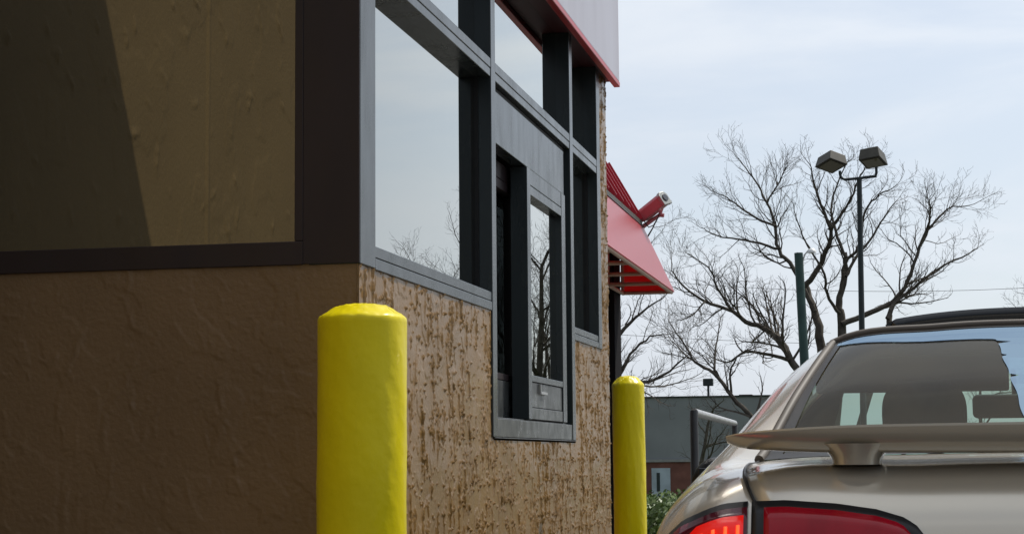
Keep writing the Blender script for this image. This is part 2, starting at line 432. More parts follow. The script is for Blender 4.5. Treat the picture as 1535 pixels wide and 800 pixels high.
# core of the walls, roof, inside
mb = MB()
mb.box(-.30, -.024, .03, 1.52, 0, 1.535); mb.box(-.30, -.024, 1.52, 3.075, 0, 1.12); mb.box(-.30, -.024, 3.075, YE-.03, 0, 1.535)
mb.box(-.30, -.024, 3.76, YE-.03, 1.535, 2.80)
mb.box(-1.1, -.30, .016, .2, 0, 1.535)
mb.build('wall_core', M['interior'], B)
mb = MB(); mb.box(-5, -2.62, YE-.3, YE-.02, 0, 2.84); mb.box(-6, -5.8, -6.5, 8.2, 0, 4.1); mb.box(-6, -1.3, -6.5, -6.3, 0, 4.1)
mb.box(-5.8,-.72, 8.0, 8.12, 0, 2.8)
mb.build('back_wall', M['stucco_flat'], B)
MB().box(-5.79, -.31, .02, 7.99, .0, .16).build('floor', M['interior'], B)
MB().box(-2.44, -.14, 3.77, 3.94, .17, 2.85).build('partition', M['interior'], B)
mb = MB(); mb.box(-2.6, -2.45, .25, 7.9, .17, 3.0)
mb.build('inner_wall', M['interior'], B)
cl_ = MB(); cl_.box(-5.8, -.06, .03, 3.98, 2.86, 2.95); cl_.box(-5.8, -.72, 3.99, 7.98, 2.86, 2.95)
cl_.build('ceiling', M['interior'], B)
# upper block: front and fascia
mb = MB(); mb.box(-1.1, .0, .0, .12, 2.80, 4.155); mb.box(-5.79, -.02, .13, YE, 2.96, 4.12)
mb.build('upper_wall', M['stucco_shaded'], B)
fa = MB().box(.034, .056, -.02, 4.03, 2.808, 4.15).build('fascia', M['fascia'], B, bevel=.003)
mb = MB(); mb.box(.030, .0585, -.023, 4.033, 2.783, 2.806)
mb.build('trim', M['red_trim'], fa, bevel=.003)
MB().box(-.14, .0335, -.02, 4.02, 2.8085, 2.86).build('soffit', M['red_shaded'], fa)
# the wing that runs back beside the lane (mirrored in the front window)
P = np.array([[(-1.10, y, z) for y in np.linspace(-6.5, 0, 66)] for z in np.linspace(0, 4.1, 42)])
def wingh(y, z): return .012*fbm(y*2.2, z*2.2, 40, 3)*sstep(0,.25,fbm(y*1.3,z*1.3,44,2)+.1)
nu, nv = 700, 420
yy, zz = np.meshgrid(np.linspace(-6.5, 0, nu), np.linspace(0, 4.1, nv))
hh = np.zeros(yy.shape); rw_ = np.random.RandomState(5)
for k in range(420):
    stamp(hh, yy[0], zz[:,0], rw_.uniform(-5,0), rw_.uniform(.8,4), .03+.16*rw_.beta(1.1,3.5), rw_.normal(.3,.6), rw_.uniform(.002,.007), .012, rw_.uniform(.015,.05), rw_.normal(0,.3))
hh = hh + .0015*sstep(.12,.2,fbm(yy*3.2,zz*2.4,41,4)) + .004*(np.abs(yy+1.75)<.012)
idx = np.arange(nu*nv).reshape(nv, nu)
Fq = np.stack([idx[:-1,:-1], idx[:-1,1:], idx[1:,1:], idx[1:,:-1]], -1).reshape(-1, 4)
fast_mesh('side_wing_wall', np.stack([-1.10+hh, yy, zz], -1).reshape(-1, 3), Fq, M['stucco_flat'], B)
MB().box(-1.3, -1.115, -6.3, -.0, 0, 4.09).build('side_wing_core', M['stucco_flat'], B)

# --- frames (front face at x=.004)
FX, BX, GX = .004, -.13, -.052
mb = MB(); mb.box(BX, FX, .0, .1365, 1.549, 2.808); mb.build('corner_post', M['bronze'], B, bevel=.0025)
# thin dark sheet painting the shade on the post's camera-facing side
mb = MB(); mb.box(-.1425, .0025, -.004, -.0005, 1.552, 2.80); mb.build('post_shaded_face', M['bronze_shaded'], B)
for y0, y1 in ((1.503, 1.569), (2.981, 3.049)):
    z0 = 1.2
    MB().box(BX, FX, y0, y1, 1.137, 2.808).build('mullion', M['bronze'], B, bevel=.0025)
MB().box(BX, FX, 3.665, 3.752, 1.545, 2.808).build('jamb', M['bronze'], B, bevel=.0025)

def pane(parent, y0, y1, z0, z1, x=GX, mt='pane', name='pane'):
    return MB().add([(x,y0,z0),(x,y1,z0),(x,y1,z1),(x,y0,z1)], [(0,1,2,3)]).build(name, M[mt], parent)

def bars(parent, a, b):
    MB().box(BX, FX-.002, a, b, 2.322, 2.350).build('transom', M['bronze'], parent, bevel=.002)
    MB().box(BX, FX-.001, a, b, 2.352, 2.384).build('transom_cap', M['bronze'], parent, bevel=.002)
    MB().box(-.11, -.0, a, b, 2.350, 2.352).build('transom_joint', M['black_rubber'], parent)
def side_window(y0, y1, zs0, zs1):
    a, b = y0 + .0015, y1 - .0015
    zm = (zs0 + zs1) / 2
    wn = MB().box(BX, FX-.003, a, b, zm+.001, zs1).build('window', M['bronze'], B, bevel=.002)
    MB().box(BX, FX-.001, a, b, zs0, zm-.001).build('window_sill', M['bronze'], wn, bevel=.002)
    
    bars(wn, a, b)
    for ya, yb in ((a, a+.006), (b-.006, b)): MB().box(GX-.012, GX+.012, ya, yb, zs1, 2.322).build('gasket', M['black_rubber'], wn)
    pane(wn, a, b, zs1, 2.322)
    pane(wn, a, b, 2.384, 2.808)
    return wn
side_window(.1365, 1.503, 1.547, 1.608)
side_window(3.049, 3.665, 1.545, 1.600)

# --- the drive-through bay
D = MB()
a, b = 1.5705, 2.9795
DW = MB().box(-.060, -.010, a, 2.903, 2.122, 2.300).build('drive_through_window', M['bronze'], B, bevel=.002)
bars(DW, a, b)
MB().box(BX, -.045, 2.905, b, 1.21, 2.30).build('jamb', M['bronze'], DW, bevel=.002)      # deep jamb beside the sash
pane(DW, a, b, 2.384, 2.808)
MB().box(-.10, -.02, a, b, 2.302, 2.3205).build('header_shadow_line', M['black_rubber'], DW)  # black strip standing in for the shadow under the transom
sl_ = MB(); sl_.box(-.30, FX-.001, 1.5295, 3.0695, 1.133, 1.1365); sl_.box(-.28, FX-.003, a, b, 1.138, 1.1985); sl_.box(-.16,-.02,a,b,1.1995,1.2045)
SILL = sl_.build('window_sill', M['bronze_worn'], DW, bevel=.002)
def sash(y0, y1, x1, zlo, zhi, gy0, gy1, gz0, gz1, thick, mt, name):
    x0 = x1 - thick
    mb = MB()
    mb.box(x0, x1, y0, gy0, zlo, zhi); mb.box(x0, x1, gy1, y1, zlo, zhi)
    mb.box(x0, x1-.001, gy0+.0005, gy1-.0005, gz1, 2.058); mb.box(x0, x1-.0015, gy0+.0005, gy1-.0005, 2.0605, zhi)
    mb.box(x0, x1-.001, gy0+.0005, gy1-.0005, 1.343, gz0)
    s = mb.build(name, M[mt], DW, bevel=.0018)
    return s, x0
s1, x0 = sash(2.128, 2.896, -.004, 1.206, 2.119, 2.189, 2.815, 1.366, 2.024, .062, 'bronze', 'sliding_sash')
pane(s1, 2.189, 2.815, 1.366, 2.024, x=-.030)
k = MB(); k.box(-.052, -.010, 2.1895, 2.8145, 1.2505, 1.3415); k.box(-.052, -.007, 2.1895, 2.8145, 1.207, 1.2485)
k.build('kick_panel', M['bronze_worn'], s1, bevel=.002)
h = MB(); h.box(-.0098, .0, 2.33, 2.338, 1.302, 1.338); h.box(-.0098, .001, 2.338, 2.46, 1.302, 1.311)
h.build('pull', M['galv'], s1)
s2, x0 = sash(1.5715, 2.30, -.078, 1.206, 2.119, 1.632, 2.239, 1.366, 2.024, .04, 'bronze_shaded', 'fixed_sash')
pane(s2, 1.632, 2.239, 1.366, 2.024, x=-.098)
MB().box(-.115, -.080, 1.6325, 2.2385, 1.207, 1.3415).build('kick_panel', M['bronze_worn'], s2, bevel=.002)

# --- front window (in the shaded front wall; mirrors the side wing)
mb = MB()
mb.box(-1.10, -.1435, -.0035, .09, 1.550, 1.609); mb.box(-.166, -.1435, -.0035, .09, 1.6095, 2.78); mb.box(-1.10, -.167, -.0035, .09, 2.72, 2.78)
fwn = mb.build('front_window', M['bronze_shaded'], B, bevel=.002)
MB().add([(-1.1,.022,1.609),(-.166,.022,1.609),(-.166,.022,2.72),(-1.1,.022,2.72)], [(0,1,2,3)]).build('pane', M['pane_front'], fwn)

# --- set-back part beyond the corner: dark glazed front under the awning
RX = -.56
mb = MB()
for y0 in (4.1, 5.4, 6.7): mb.box(RX-.1, RX, y0, y0+.06, .16, 2.35)
mb.box(RX-.16, RX+.012, 7.72, 8.0, .13, 2.6)
mb.box(RX-.1, RX-.002, 4.0, 7.72, .13, .3); mb.box(RX-.1, RX-.002, 4.0, 7.72, 2.2, 2.35)
sf = mb.build('set_back_window', M['matt_black'], B, bevel=.004)
for y0, y1 in ((4.16,5.4),(5.46,6.7),(6.76,7.72)): pane(sf, y0, y1, .3, 2.2, x=RX-.05)
MB().box(RX-.22, RX-.01, 4.0, 7.9, 2.61, 2.88).build('set_back_wall', M['stucco_flat'], B)

# ------------------------------------------------------------------ awning beyond the corner
A = empty('red_awning', (-.3, 6, 2.17), 'red sloping vinyl awning with ribbed upper roof beyond the stucco corner', 'awning')
A.location = (0,0,0)
y0, y1 = 4.05, 8.0
prof = [(-.184, 2.165), (-.178, 2.185), (-.392, 2.640), (-.404, 2.640), (-.196, 2.19)]
def strip(mb, pr, ya, yb): mb.prism([(x, ya, z) for x, z in pr], (0, yb-ya, 0))
mb = MB(); strip(mb, [(-.178, 2.175), (-.392, 2.640), (-.398, 2.637), (-.184, 2.172)], y0, y1)
mb.build('awning_sheet', M['awning'], A, fix=True)
mb = MB(); strip(mb, [(-.415, 2.665), (-.64, 3.06), (-.655, 3.05), (-.43, 2.655)], y0, y1+.01)
up_ = mb.build('ribbed_roof', M['red_roof'], A, fix=True)
n = Vector((.87, 0, .495)).normalized()
for k in range(14):
    yk = y0 + .1 + k * (y1 - y0 - .1) / 13
    p, q = Vector((-.415, 0, 2.665)), Vector((-.64, 0, 3.06))
    mb = MB(); mb.prism([(p.x, yk-.011, p.z), (q.x, yk-.011, q.z), (q.x+n.x*.035, yk-.011, q.z+n.z*.035), (p.x+n.x*.035, yk-.011, p.z+n.z*.035)], (0, .022, 0))
    mb.build('rib', M['red_roof'], up_, fix=True)
mb = MB(); mb.box(-.46, -.392, y0, y1+.005, 2.642, 2.664); mb.build('flashing', M['lamp_brown'], A)
mb = MB(); strip(mb, [(-.386, 2.629), (-.380, 2.618), (-.376, 2.620), (-.382, 2.632)], y0, y1+.002); mb.build('seam', M['cable'], A, fix=True)
mb = MB()
mb.tube([(-.20, y0, 2.172), (-.20, y1, 2.172)], .014, 8)
mb.tube([(-.53, y0, 2.172), (-.53, y1, 2.172)], .014, 8)
for k in range(7):
    yk = y0 + .02 + k * (y1 - y0 - .04) / 6
    mb.tube([(-.53, yk, 2.172), (-.205, yk, 2.172)], .013, 8)
    mb.tube([(-.215, yk, 2.185), (-.42, yk, 2.62)], .012, 8)
    mb.tube([(-.53, yk, 2.172), (-.53, yk, 2.62)], .012, 8)
mb.build('awning_frame', M['awn_frame'], A, smooth=40)
MB().prism([(-.186, y1-.012, 2.175), (-.53, y1-.012, 2.175), (-.53, y1-.012, 2.62), (-.40, y1-.012, 2.632)], (0, .008, 0)).build('end_panel', M['awning'], A, fix=True)

# ------------------------------------------------------------------ security camera on the awning end
yc = 8.05
def ap(px, py, Y=yc): return at(px, py, Y)
c0, c1 = ap(961, 325), ap(998, 301)
SC = empty('security_camera', c0, 'red boxy security camera aimed outward from the end of the red awning', 'security camera')
d = (c1 - c0); d.y = -.11; ln = d.length; d.normalize()
sx = Vector((d.z, 0, -d.x)).normalized()        # in-picture normal (pointing down/right)
sy = d.cross(sx).normalized()
def hexpts(c, w_, h_):
    o = []
    for a_, b_ in ((-.5,-.25),(-.28,-.5),(.28,-.5),(.5,-.25),(.5,.5),(-.5,.5)):
        o.append(c + sy*a_*w_ - sx*b_*h_*-1)
    return o
rel = lambda ps: [p - c0 for p in ps]
hp = rel(hexpts(c0 + d*.01, .090, .088))
MB().prism(hp, d*ln*.92).build('camera_body', M['cam_red'], SC, fix=True, bevel=.004)
hp = rel(hexpts(c0 + d*ln*.935, .100, .098))
MB().prism(hp, d*ln*.12).build('front_bezel', M['cam_metal'], SC, fix=True, bevel=.004)
lc = (c0 + d*(ln*1.06) - c0)
mb = MB(); mb.tube([lc - d*.01, lc + d*.006], [.028, .026], 16); mb.build('lens', M['glass_lens'], SC, smooth=40)
k0 = ap(963, 340) - c0; k1 = ap(989, 322) - c0; k2 = ap(992, 312) - c0
mb = MB(); mb.tube([k0, k1, k2], [.016, .013, .013], 10); mb.tube([k1 - Vector((.01,0,0)), k1 + Vector((.03,.0,-.005))], .014, 8)
mb.build('bracket_arm', M['cam_red'], SC, smooth=40)
kp = ap(958, 331) - c0; kq = ap(966, 350) - c0
mb = MB(); e_ = (kq - kp); nn = Vector((e_.z, 0, -e_.x)).normalized()
mb.prism([kp, kq, kq + nn*.014, kp + nn*.014], (0, .09, 0)); mb.build('mount_plate', M['lamp_brown'], SC, fix=True)
mb = MB(); pts = [ap(957, 322), ap(965, 327), ap(969, 336), ap(974, 342), ap(981, 339), ap(987, 329), ap(990,321)]
mb.tube([p - c0 + Vector((0, -.05, 0)) for p in pts], .004, 6); mb.build('cable', M['cable'], SC, smooth=60)

# ------------------------------------------------------------------ bollards
def bollard(name, x, y, r, zt, lean, seed, label):
    E_ = empty(name, (x, y, .13), label, 'bollard', 'yellow bollards guarding the drive-through wall')
    n = 96; rows = []
    zs = np.concatenate([np.linspace(0, zt-.036-.13, 150)])
    prof = [(r, z) for z in zs]
    rim = zt - .036 - .13
    kn = [(1,0),(.985,.004),(.955,.0075),(.62,.0285),(.52,.0325),(.38,.0345),(.2,.0355),(.03,.036)]
    for k_ in range(len(kn)-1):
        for q_ in range(1, 5):
            t_ = q_/4; prof.append((r*(kn[k_][0]*(1-t_)+kn[k_+1][0]*t_), rim + kn[k_][1]*(1-t_)+kn[k_+1][1]*t_))
    V = []
    for i, (rr, z) in enumerate(prof):
        for k_ in range(n):
            V.append((rr, 2*math.pi*k_/n, z))
    V = np.array(V); ang = V[:,1]
    arc = np.cos(ang)*1.2 + 4, np.sin(ang)*1.2
    lump = .0016*perlin(ang*3.5/1.0, V[:,2]*9, seed) * np.abs(np.sin(ang/2))
    lump = .0013*(perlin(np.cos(ang)*2.2+V[:,2]*1.3, np.sin(ang)*2.2+V[:,2]*7, seed) + .9*np.maximum(0, perlin(np.cos(ang)*7+9, V[:,2]*34+np.sin(ang)*7, seed+3)-.12) + .9*np.maximum(0, perlin(np.cos(ang)*13+5, V[:,2]*70+np.sin(ang)*13, seed+4)-.22))
    top = sstep(rim-.02, rim+.02, V[:,2])
    bx, by = V[:,0]*np.cos(ang), V[:,0]*np.sin(ang)
    tl_ = .0026*fbm(bx*60, by*60, seed+5, 2) * top
    rr = V[:,0] + np.minimum(1, V[:,0]/r) * lump
    P = np.stack([rr*np.cos(ang) + lean*V[:,2], rr*np.sin(ang), V[:,2] + tl_], -1)
    m_ = len(prof)
    Fq = np.array([(i*n+k_, i*n+(k_+1)%n, (i+1)*n+(k_+1)%n, (i+1)*n+k_) for i in range(m_-1) for k_ in range(n)])
    fast_mesh('post', P, Fq, M['yellow'], E_)
    MB().lathe([(r+.02, 0), (r+.016, .012), (r+.002, .018)], 48).build('base_collar', M['concrete'], E_, smooth=40)
bollard('yellow_bollard', .094, -.30, .1015, 1.421, .004, 1, 'thick yellow steel bollard with chipped domed top in front of the stucco corner')
bollard('yellow_bollard', .289, 2.6, .0615, 1.374, -.003, 2, 'slim yellow steel bollard by the far end of the stucco wall')

# ------------------------------------------------------------------ handrail
hr0 = at(1040, 615, 8.2); hr1 = at(1101, 634, 13.7)
HR = empty('pipe_handrail', (hr0.x, hr0.y, 0), 'dark pipe handrail with shiny top bar beyond the far bollard', 'handrail')
o_ = Vector((hr0.x, hr0.y, 0)); zt = hr0.z - .015
mb = MB(); mb.tube([hr0 - o_ + Vector((0, .02, -.012)), hr1 - o_ + Vector((0, 0, -.0))], .028, 14); mb.build('top_rail', M['galv'], HR, smooth=50)
for p in (hr0, hr1):
    q = p - o_
    MB().tube([(q.x, q.y, 0), (q.x, q.y, q.z - .03), (q.x, q.y + .008, q.z - .005)], .029, 14).build('post', M['pipe_dark'], HR, smooth=50)

# ------------------------------------------------------------------ hedge
def leaves(n, fn, size):
    V = np.zeros((n, 4, 3)); 
    for i in range(n):
        c = fn(); d_ = Vector(rng.normal(size=3)).normalized(); e_ = d_.orthogonal().normalized(); s_ = size * rng.uniform(.6, 1.3)
        g_ = d_.cross(e_)
        V[i] = [c, np.array(c) + np.array(e_)*s_*.5 + np.array(d_)*s_*.28, np.array(c) + np.array(e_)*s_, np.array(c) + np.array(e_)*s_*.5 - np.array(d_)*s_*.28]
    return V.reshape(-1, 3), np.arange(n*4).reshape(n, 4)
HG = empty('clipped_hedge', (-.75, 8.6, 0), 'low leafy green hedge between the far bollard and the parked car', 'hedge')
def hp_():
    y = rng.uniform(0, 4.5); top = .66 + .03*math.sin(y*7) + .03*math.sin(y*17+1)
    if rng.rand() < .7:
        f = rng.randint(3); x = rng.uniform(-.42,.42); z = rng.uniform(.05, top)
        if f == 0: z = top + rng.normal()*.025
        elif f == 1: x = (.42 if rng.rand()<.5 else -.42) + rng.normal()*.03
        else: y = abs(rng.normal()*.05)
        return (x, y, z)
    return (rng.uniform(-.42,.42), y, rng.uniform(.1, top))
V, Fq = leaves(16000, hp_, .045)
fast_mesh('foliage', V, Fq, M['leaf'], HG, smooth=False)
mb = MB()
for k in range(26):
    y = .15 + k*.165; x = random.uniform(-.2,.2)
    mb.tube([(x,y,0),(x+random.uniform(-.1,.1),y+random.uniform(-.1,.1),.4),(x+random.uniform(-.25,.25),y+random.uniform(-.2,.2),.58)],[.012,.008,.003],5)
mb.build('stem', M['bark'], HG)

# ------------------------------------------------------------------ far building
FY = 75.0
g0 = gz(FY)
lx = -26; rx_ = at(1178, 600, FY).x
tz = at(1050, 595, FY).z; bz = at(1000, 692, FY).z
FB = empty('block_building', ((lx+rx_)/2, FY, g0), 'long low grey block building with brick base far behind the bollard', 'building')
cx = (lx+rx_)/2; hw = (rx_-lx)/2
mb = MB(); mb.box(-hw, hw, .0, 14, bz-g0+.12, tz-g0); mb.build('upper_wall', M['far_grey'], FB)
MB().box(-hw-.02, hw+.02, -.06, 14.05, -1, bz-g0-.0).build('brick_base', M['far_brick'], FB)
MB().box(-hw-.04, hw+.04, -.12, 14.1, bz-g0+.002, bz-g0+.118).build('sill_band', M['far_band'], FB)
MB().box(-hw-.06, hw+.06, -.05, 14.1, tz-g0+.002, tz-g0+.06).build('roof_edge', M['pole_dark'], FB)
dl, dr = at(977, 701, FY), at(1005, 701, FY)
dr_ = MB().box(dl.x-cx, dr.x-cx, -.10, -.062, .0, dl.z-g0).build('door', M['far_door'], FB)
MB().box(dl.x-cx+.22, dl.x-cx+.36, -.112, -.101, dl.z-g0-1.0, dl.z-g0-.2).build('door_window', M['pole_dark'], dr_)
ch = at(1112, 600, FY+2); ch2 = at(1131, 600, FY+2)
MB().box(ch.x-cx, ch2.x-cx, .6, 1.3, tz-g0-.5, at(1120, 590, FY).z-g0).build('chimney', M['rust'], FB)
# roof lamp
q = at(1062, 594, FY+1); q2 = at(1062, 577, FY+1)
RL = empty('roof_floodlight', (q.x, FY+1, tz+.09), 'small dark floodlight on a short post on the grey building roof', 'floodlight')
MB().tube([(0,0,-.05),(0,0,q2.z-tz-.09)], .05, 8).build('post', M['pole_dark'], RL)
MB().box(-.22,.22,-.15,.15,q2.z-tz-.12,q2.z-tz+.2).build('lamp_head', M['pole_dark'], RL, bevel=.03)

# ------------------------------------------------------------------ light pole with two shoebox heads
LY = 29.0
top = at(1288, 268, LY); bot = Vector((at(1288.5, 480, LY).x, LY, gz(LY)))
LP = empty('parking_lot_light', bot, 'tall dark parking lot lamp post with two brown box lamps on a forked bracket', 'lamp post')
MB().tube([(0,0,0), top - bot], [.062, .046], 12).build('pole', M['pole_dark'], LP, smooth=40)
MB().lathe([(.2,0),(.2,.45),(.17,.5)], 20).build('base', M['concrete'], LP, smooth=40)
a0, a1 = at(1259, 256, LY) - bot, at(1313.5, 250, LY) - bot
def up_arm(e, tx):
    zc_ = top.z - bot.z + .01
    return [(top.x-bot.x, 0, zc_), (tx + (e.x-tx)*.0 + (0.10 if e.x < tx else -.10) * 0 + (e.x - tx)*.75, 0, zc_ - (0.015 if e.x<tx else -.02)), (e.x - (e.x-tx)*.06, 0, zc_ + .02), (e.x, 0, zc_ + .09), (e.x, 0, e.z)]
mb = MB()
for e in (a0, a1): mb.tube(up_arm(e, top.x-bot.x), .026, 10)
mb.build('bracket', M['pole_dark'], LP, smooth=60)
def lamp_head(c, rx, ry, rz, w_, d_, h_):
    mb = MB(); t = .82
    mb.add([(-w_/2,-d_/2,0),(w_/2,-d_/2,0),(w_/2,d_/2,0),(-w_/2,d_/2,0),(-w_/2*t,-d_/2*t,h_),(w_/2*t,-d_/2*t,h_),(w_/2*t,d_/2*t,h_),(-w_/2*t,d_/2*t,h_)],
           [(3,2,1,0),(4,5,6,7),(0,1,5,4),(1,2,6,5),(2,3,7,6),(3,0,4,7)])
    o = mb.build('lamp_head', M['lamp_brown'], LP, bevel=.012); o.location = c; o.rotation_euler = (rx, ry, rz)
    l_ = MB().box(-w_*.38, w_*.38, -d_*.38, d_*.38, -.012, -.001).build('lens', M['lamp_lens'], o)
lamp_head(at(1246, 249, LY) - bot, R(-14), R(14), R(38), .40, .46, .20)
lamp_head(at(1309, 244, LY) - bot, R(-12), R(-6), R(-16), .40, .50, .22)

# green pole with gooseneck lamp
GY = 33.0
t_ = at(1197, 379, GY); b_ = at(1205, 525, GY); e_ = (b_ - t_); b0 = t_ + e_ * ((gz(GY) - t_.z) / e_.z)
GP = empty('green_pole', b0, 'stout green pole with a small white gooseneck lamp left of the tall lamp post', 'lamp post')
MB().tube([(0,0,0), t_ - b0], [.10, .088], 14).build('pole', M['pole_green'], GP, smooth=40)
ptsg = [at(1204, 408, GY), at(1203.5, 392, GY), at(1206, 382, GY), at(1212, 374.5, GY), at(1218, 373.5, GY)]
MB().tube([p - b0 for p in ptsg], .016, 8).build('gooseneck', M['white_metal'], GP, smooth=60)
c = at(1217, 375, GY) - b0
MB().lathe([(.02,.06),(.05,.05),(.085,.0),(.09,-.03)], 16, (c.x, c.y, c.z-.02)).build('lamp_shade', M['white_metal'], GP, smooth=40)

# wires
def wire(a, b, sag, r, label):
    mb = MB(); n = 14; o = a.copy()
    mb.tube([a.lerp(b, k/n) - Vector((0,0,sag*4*(k/n)*(1-k/n))) - o for k in range(n+1)], r, 5)
    ob = mb.build('utility_wire', M['cable'], None); ob.location = o
    tag(ob, label, 'wire', 'overhead utility wires')
wa, wb = at(700, 412, 70), at(1800, 434, 70)
wire(at(900, 412, 70), at(1700, 420, 70),   .55, .009, 'thin black utility wire crossing behind the tree crown, upper of two')
wire(at(880, 498, 72), at(1700, 512, 72), .3, .009, 'thin black utility wire low behind the tree limbs, lower of two')

# ------------------------------------------------------------------ bare trees
def grow(tr, cr, p, d_, r, ln, lvl, rnd, trop=.12, maxlvl=5, spread=1.0):
    n = 5 if lvl < maxlvl else 4
    pts = [p.copy()]; rad = [r]; dd = d_.normalized()
    for k in range(n):
        j = Vector((rnd.gauss(0,1), rnd.gauss(0,1), rnd.gauss(0,1))) * (.20 if lvl else .08)
        dd = (dd + j + Vector((0,0,trop))).normalized()
        pts.append(pts[-1] + dd * ln / n); rad.append(max(.0028, r * (1 - .62*(k+1)/n)))
    sides = 7 if lvl == 0 else (5 if lvl < 2 else 3)
    (tr if lvl <= 1 else cr).tube(pts, rad, sides, cap=False)
    branch_from(tr, cr, pts, rad, ln, lvl, rnd, trop, maxlvl, spread)
def branch_from(tr, cr, pts, rad, ln, lvl, rnd, trop, maxlvl, spread, start=.25, dens=1.0):
    if lvl >= maxlvl: return
    gap = {0: .62, 1: .34, 2: .21, 3: .15, 4: .12}[min(lvl, 4)]
    nb = max(2, int(ln / gap * dens + rnd.random()))
    m_ = len(pts) - 1
    for k in range(nb):
        t = start + (1 - start) * (k + rnd.random()) / nb
        i = min(m_ - 1, int(t * m_)); fr = t * m_ - i
        q = pts[i].lerp(pts[i+1], fr); rr = rad[i] + (rad[i+1]-rad[i]) * fr
        ax = (pts[i+1] - pts[i]).normalized()
        a_ = ax.orthogonal().normalized(); a_.rotate(Matrix.Rotation(rnd.random()*2*math.pi, 3, ax))
        ang = rnd.uniform(.45, .95) * spread
        dn = (ax * math.cos(ang) + a_ * math.sin(ang))
        l2 = ln * rnd.uniform(.34, .66) * (1 - .30*t)
        grow(tr, cr, q, dn, max(.0040, rr * rnd.uniform(.38, .6)), max(.22, l2), lvl + 1, rnd, trop, maxlvl, spread)
    # leader
    if lvl < maxlvl - 1:
        grow(tr, cr, pts[-1], (pts[-1]-pts[-2]) + Vector((rnd.gauss(0,.05),rnd.gauss(0,.05),0)), rad[-1], ln*.32, lvl+1, rnd, trop, maxlvl, spread)

def tree(name, base, label, limbs=None, seed=1, h=9, r=.22, maxlvl=4, group='bare winter trees beyond the lot', dens=1.0, spread=1.0, Y=None, twigr=1.0):
    E_ = empty(name, base, label, 'tree', group)
    rnd = random.Random(seed); tr, cr = MB(), MB()
    if limbs:
        for poly, r0, r1, lv in limbs:
            off = [0]
            pts = []
            dy = rnd.uniform(-1.6, 1.6)
            # limbs leave the trunk plane gradually
            for k, (px, py) in enumerate(poly):
                pts.append(at(px, py, Y + dy * k / (len(poly)-1)) - Vector(base))
            # refine with wiggle
            fine = []; m_ = len(pts) - 1
            for k in range(m_):
                p0 = pts[max(0,k-1)]; p1 = pts[k]; p2 = pts[k+1]; p3 = pts[min(m_,k+2)]
                for s in range(4):
                    t = s/4
                    q = .5*((2*p1)+(-p0+p2)*t+(2*p0-5*p1+4*p2-p3)*t*t+(-p0+3*p1-3*p2+p3)*t**3)
                    fine.append(q + Vector((rnd.gauss(0,1),rnd.gauss(0,1),rnd.gauss(0,1)))*.014)
            fine.append(pts[-1])
            rad = [.85*(r0 + (r1-r0)*k/(len(fine)-1)) for k in range(len(fine))]
            tr.tube(fine, rad, 7, cap=(lv == 9))
            ln = sum((fine[k+1]-fine[k]).length for k in range(len(fine)-1))
            branch_from(tr, cr, fine, rad, max(1.7, min(3.2, ln*.48)), lv, rnd, .10, maxlvl, spread, start=.16, dens=dens*1.6)
    else:
        grow(tr, cr, Vector((0,0,-.1)), Vector((0,0,1)), r, h*.62, 0, rnd, .05, maxlvl, spread)
    tr.build('trunk', M['bark'], E_, smooth=60, fix=False)
    cr.build('crown', M['twig'], E_)
    return E_
TY = 48.0
def gb(px, Y): 
    q = at(px, 600, Y); return Vector((q.x, Y, gz(Y)))
bm_ = gb(1240, TY)
def basepx(px, Y):     # pixel row of the ground below
    d_ = gb(px, Y); v = d_ - CAM; return H0/2 - F*(v.dot(u2))/v.dot(fw)
by_ = basepx(1240, TY)
main = [
 ([(1240,by_),(1255,600),(1262,487),(1257,456),(1267,415),(1267,378)], .20, .06, 9),
 ([(1240,by_),(1236,600),(1229,503),(1221,467),(1208,428)], .20, .10, 9),
 ([(1208,428),(1239,380),(1244,344),(1226,292),(1216,251)], .10, .02, 1),
 ([(1221,467),(1190,405),(1167,374),(1162,339),(1150,303),(1129,267),(1109,241)], .085, .015, 1),
 ([(1167,374),(1129,362),(1083,354),(1057,344)], .05, .012, 1),
 ([(1240,by_),(1215,600),(1185,538),(1175,518),(1155,497),(1119,482),(1098,467),(1057,451),(1027,431),(1006,405)], .15, .02, 1),
 ([(1185,540),(1155,531),(1119,528),(1088,543),(1060,530)], .07, .015, 1),
 ([(1098,467),(1075,430),(1062,400),(1030,380)], .05, .012, 1),
 ([(1262,487),(1308,467),(1339,451),(1360,421),(1380,369),(1396,339),(1421,313),(1452,308)], .10, .015, 1),
 ([(1330,478),(1342,451),(1365,436),(1396,410),(1442,385),(1466,372)], .09, .012, 1),
 ([(1380,369),(1395,320),(1390,296)], .05, .012, 1),
 ([(1262,436),(1267,395),(1288,369),(1296,318),(1319,292),(1340,280)], .07, .012, 1),
 ([(1267,385),(1252,344),(1247,308),(1260,262),(1275,240)], .06, .012, 1),
 ([(1244,344),(1275,300),(1290,262),(1300,245)], .05, .012, 1),
 ([(1162,339),(1120,320),(1095,300),(1075,290)], .045, .012, 1),
 ([(1267,415),(1285,385),(1310,350),(1330,318),(1345,300)], .06, .012, 1),
 ([(1258,470),(1240,440),(1235,410),(1215,375),(1200,345),(1190,310)], .06, .012, 1),
 ([(1150,303),(1170,270),(1180,245)], .035, .01, 2),
 ([(1057,451),(1040,470),(1022,480)], .035, .01, 2),
 ([(1240,by_),(1300,600),(1328,500),(1334,472)], .13, .09, 9),
]
tree('bare_tree', bm_, 'largest bare tree with spreading limbs behind the two-headed lamp post', main, seed=5, Y=TY, maxlvl=4, dens=1.95)
SY = 40.0
b2 = gb(1140, SY); by2 = basepx(1140, SY)
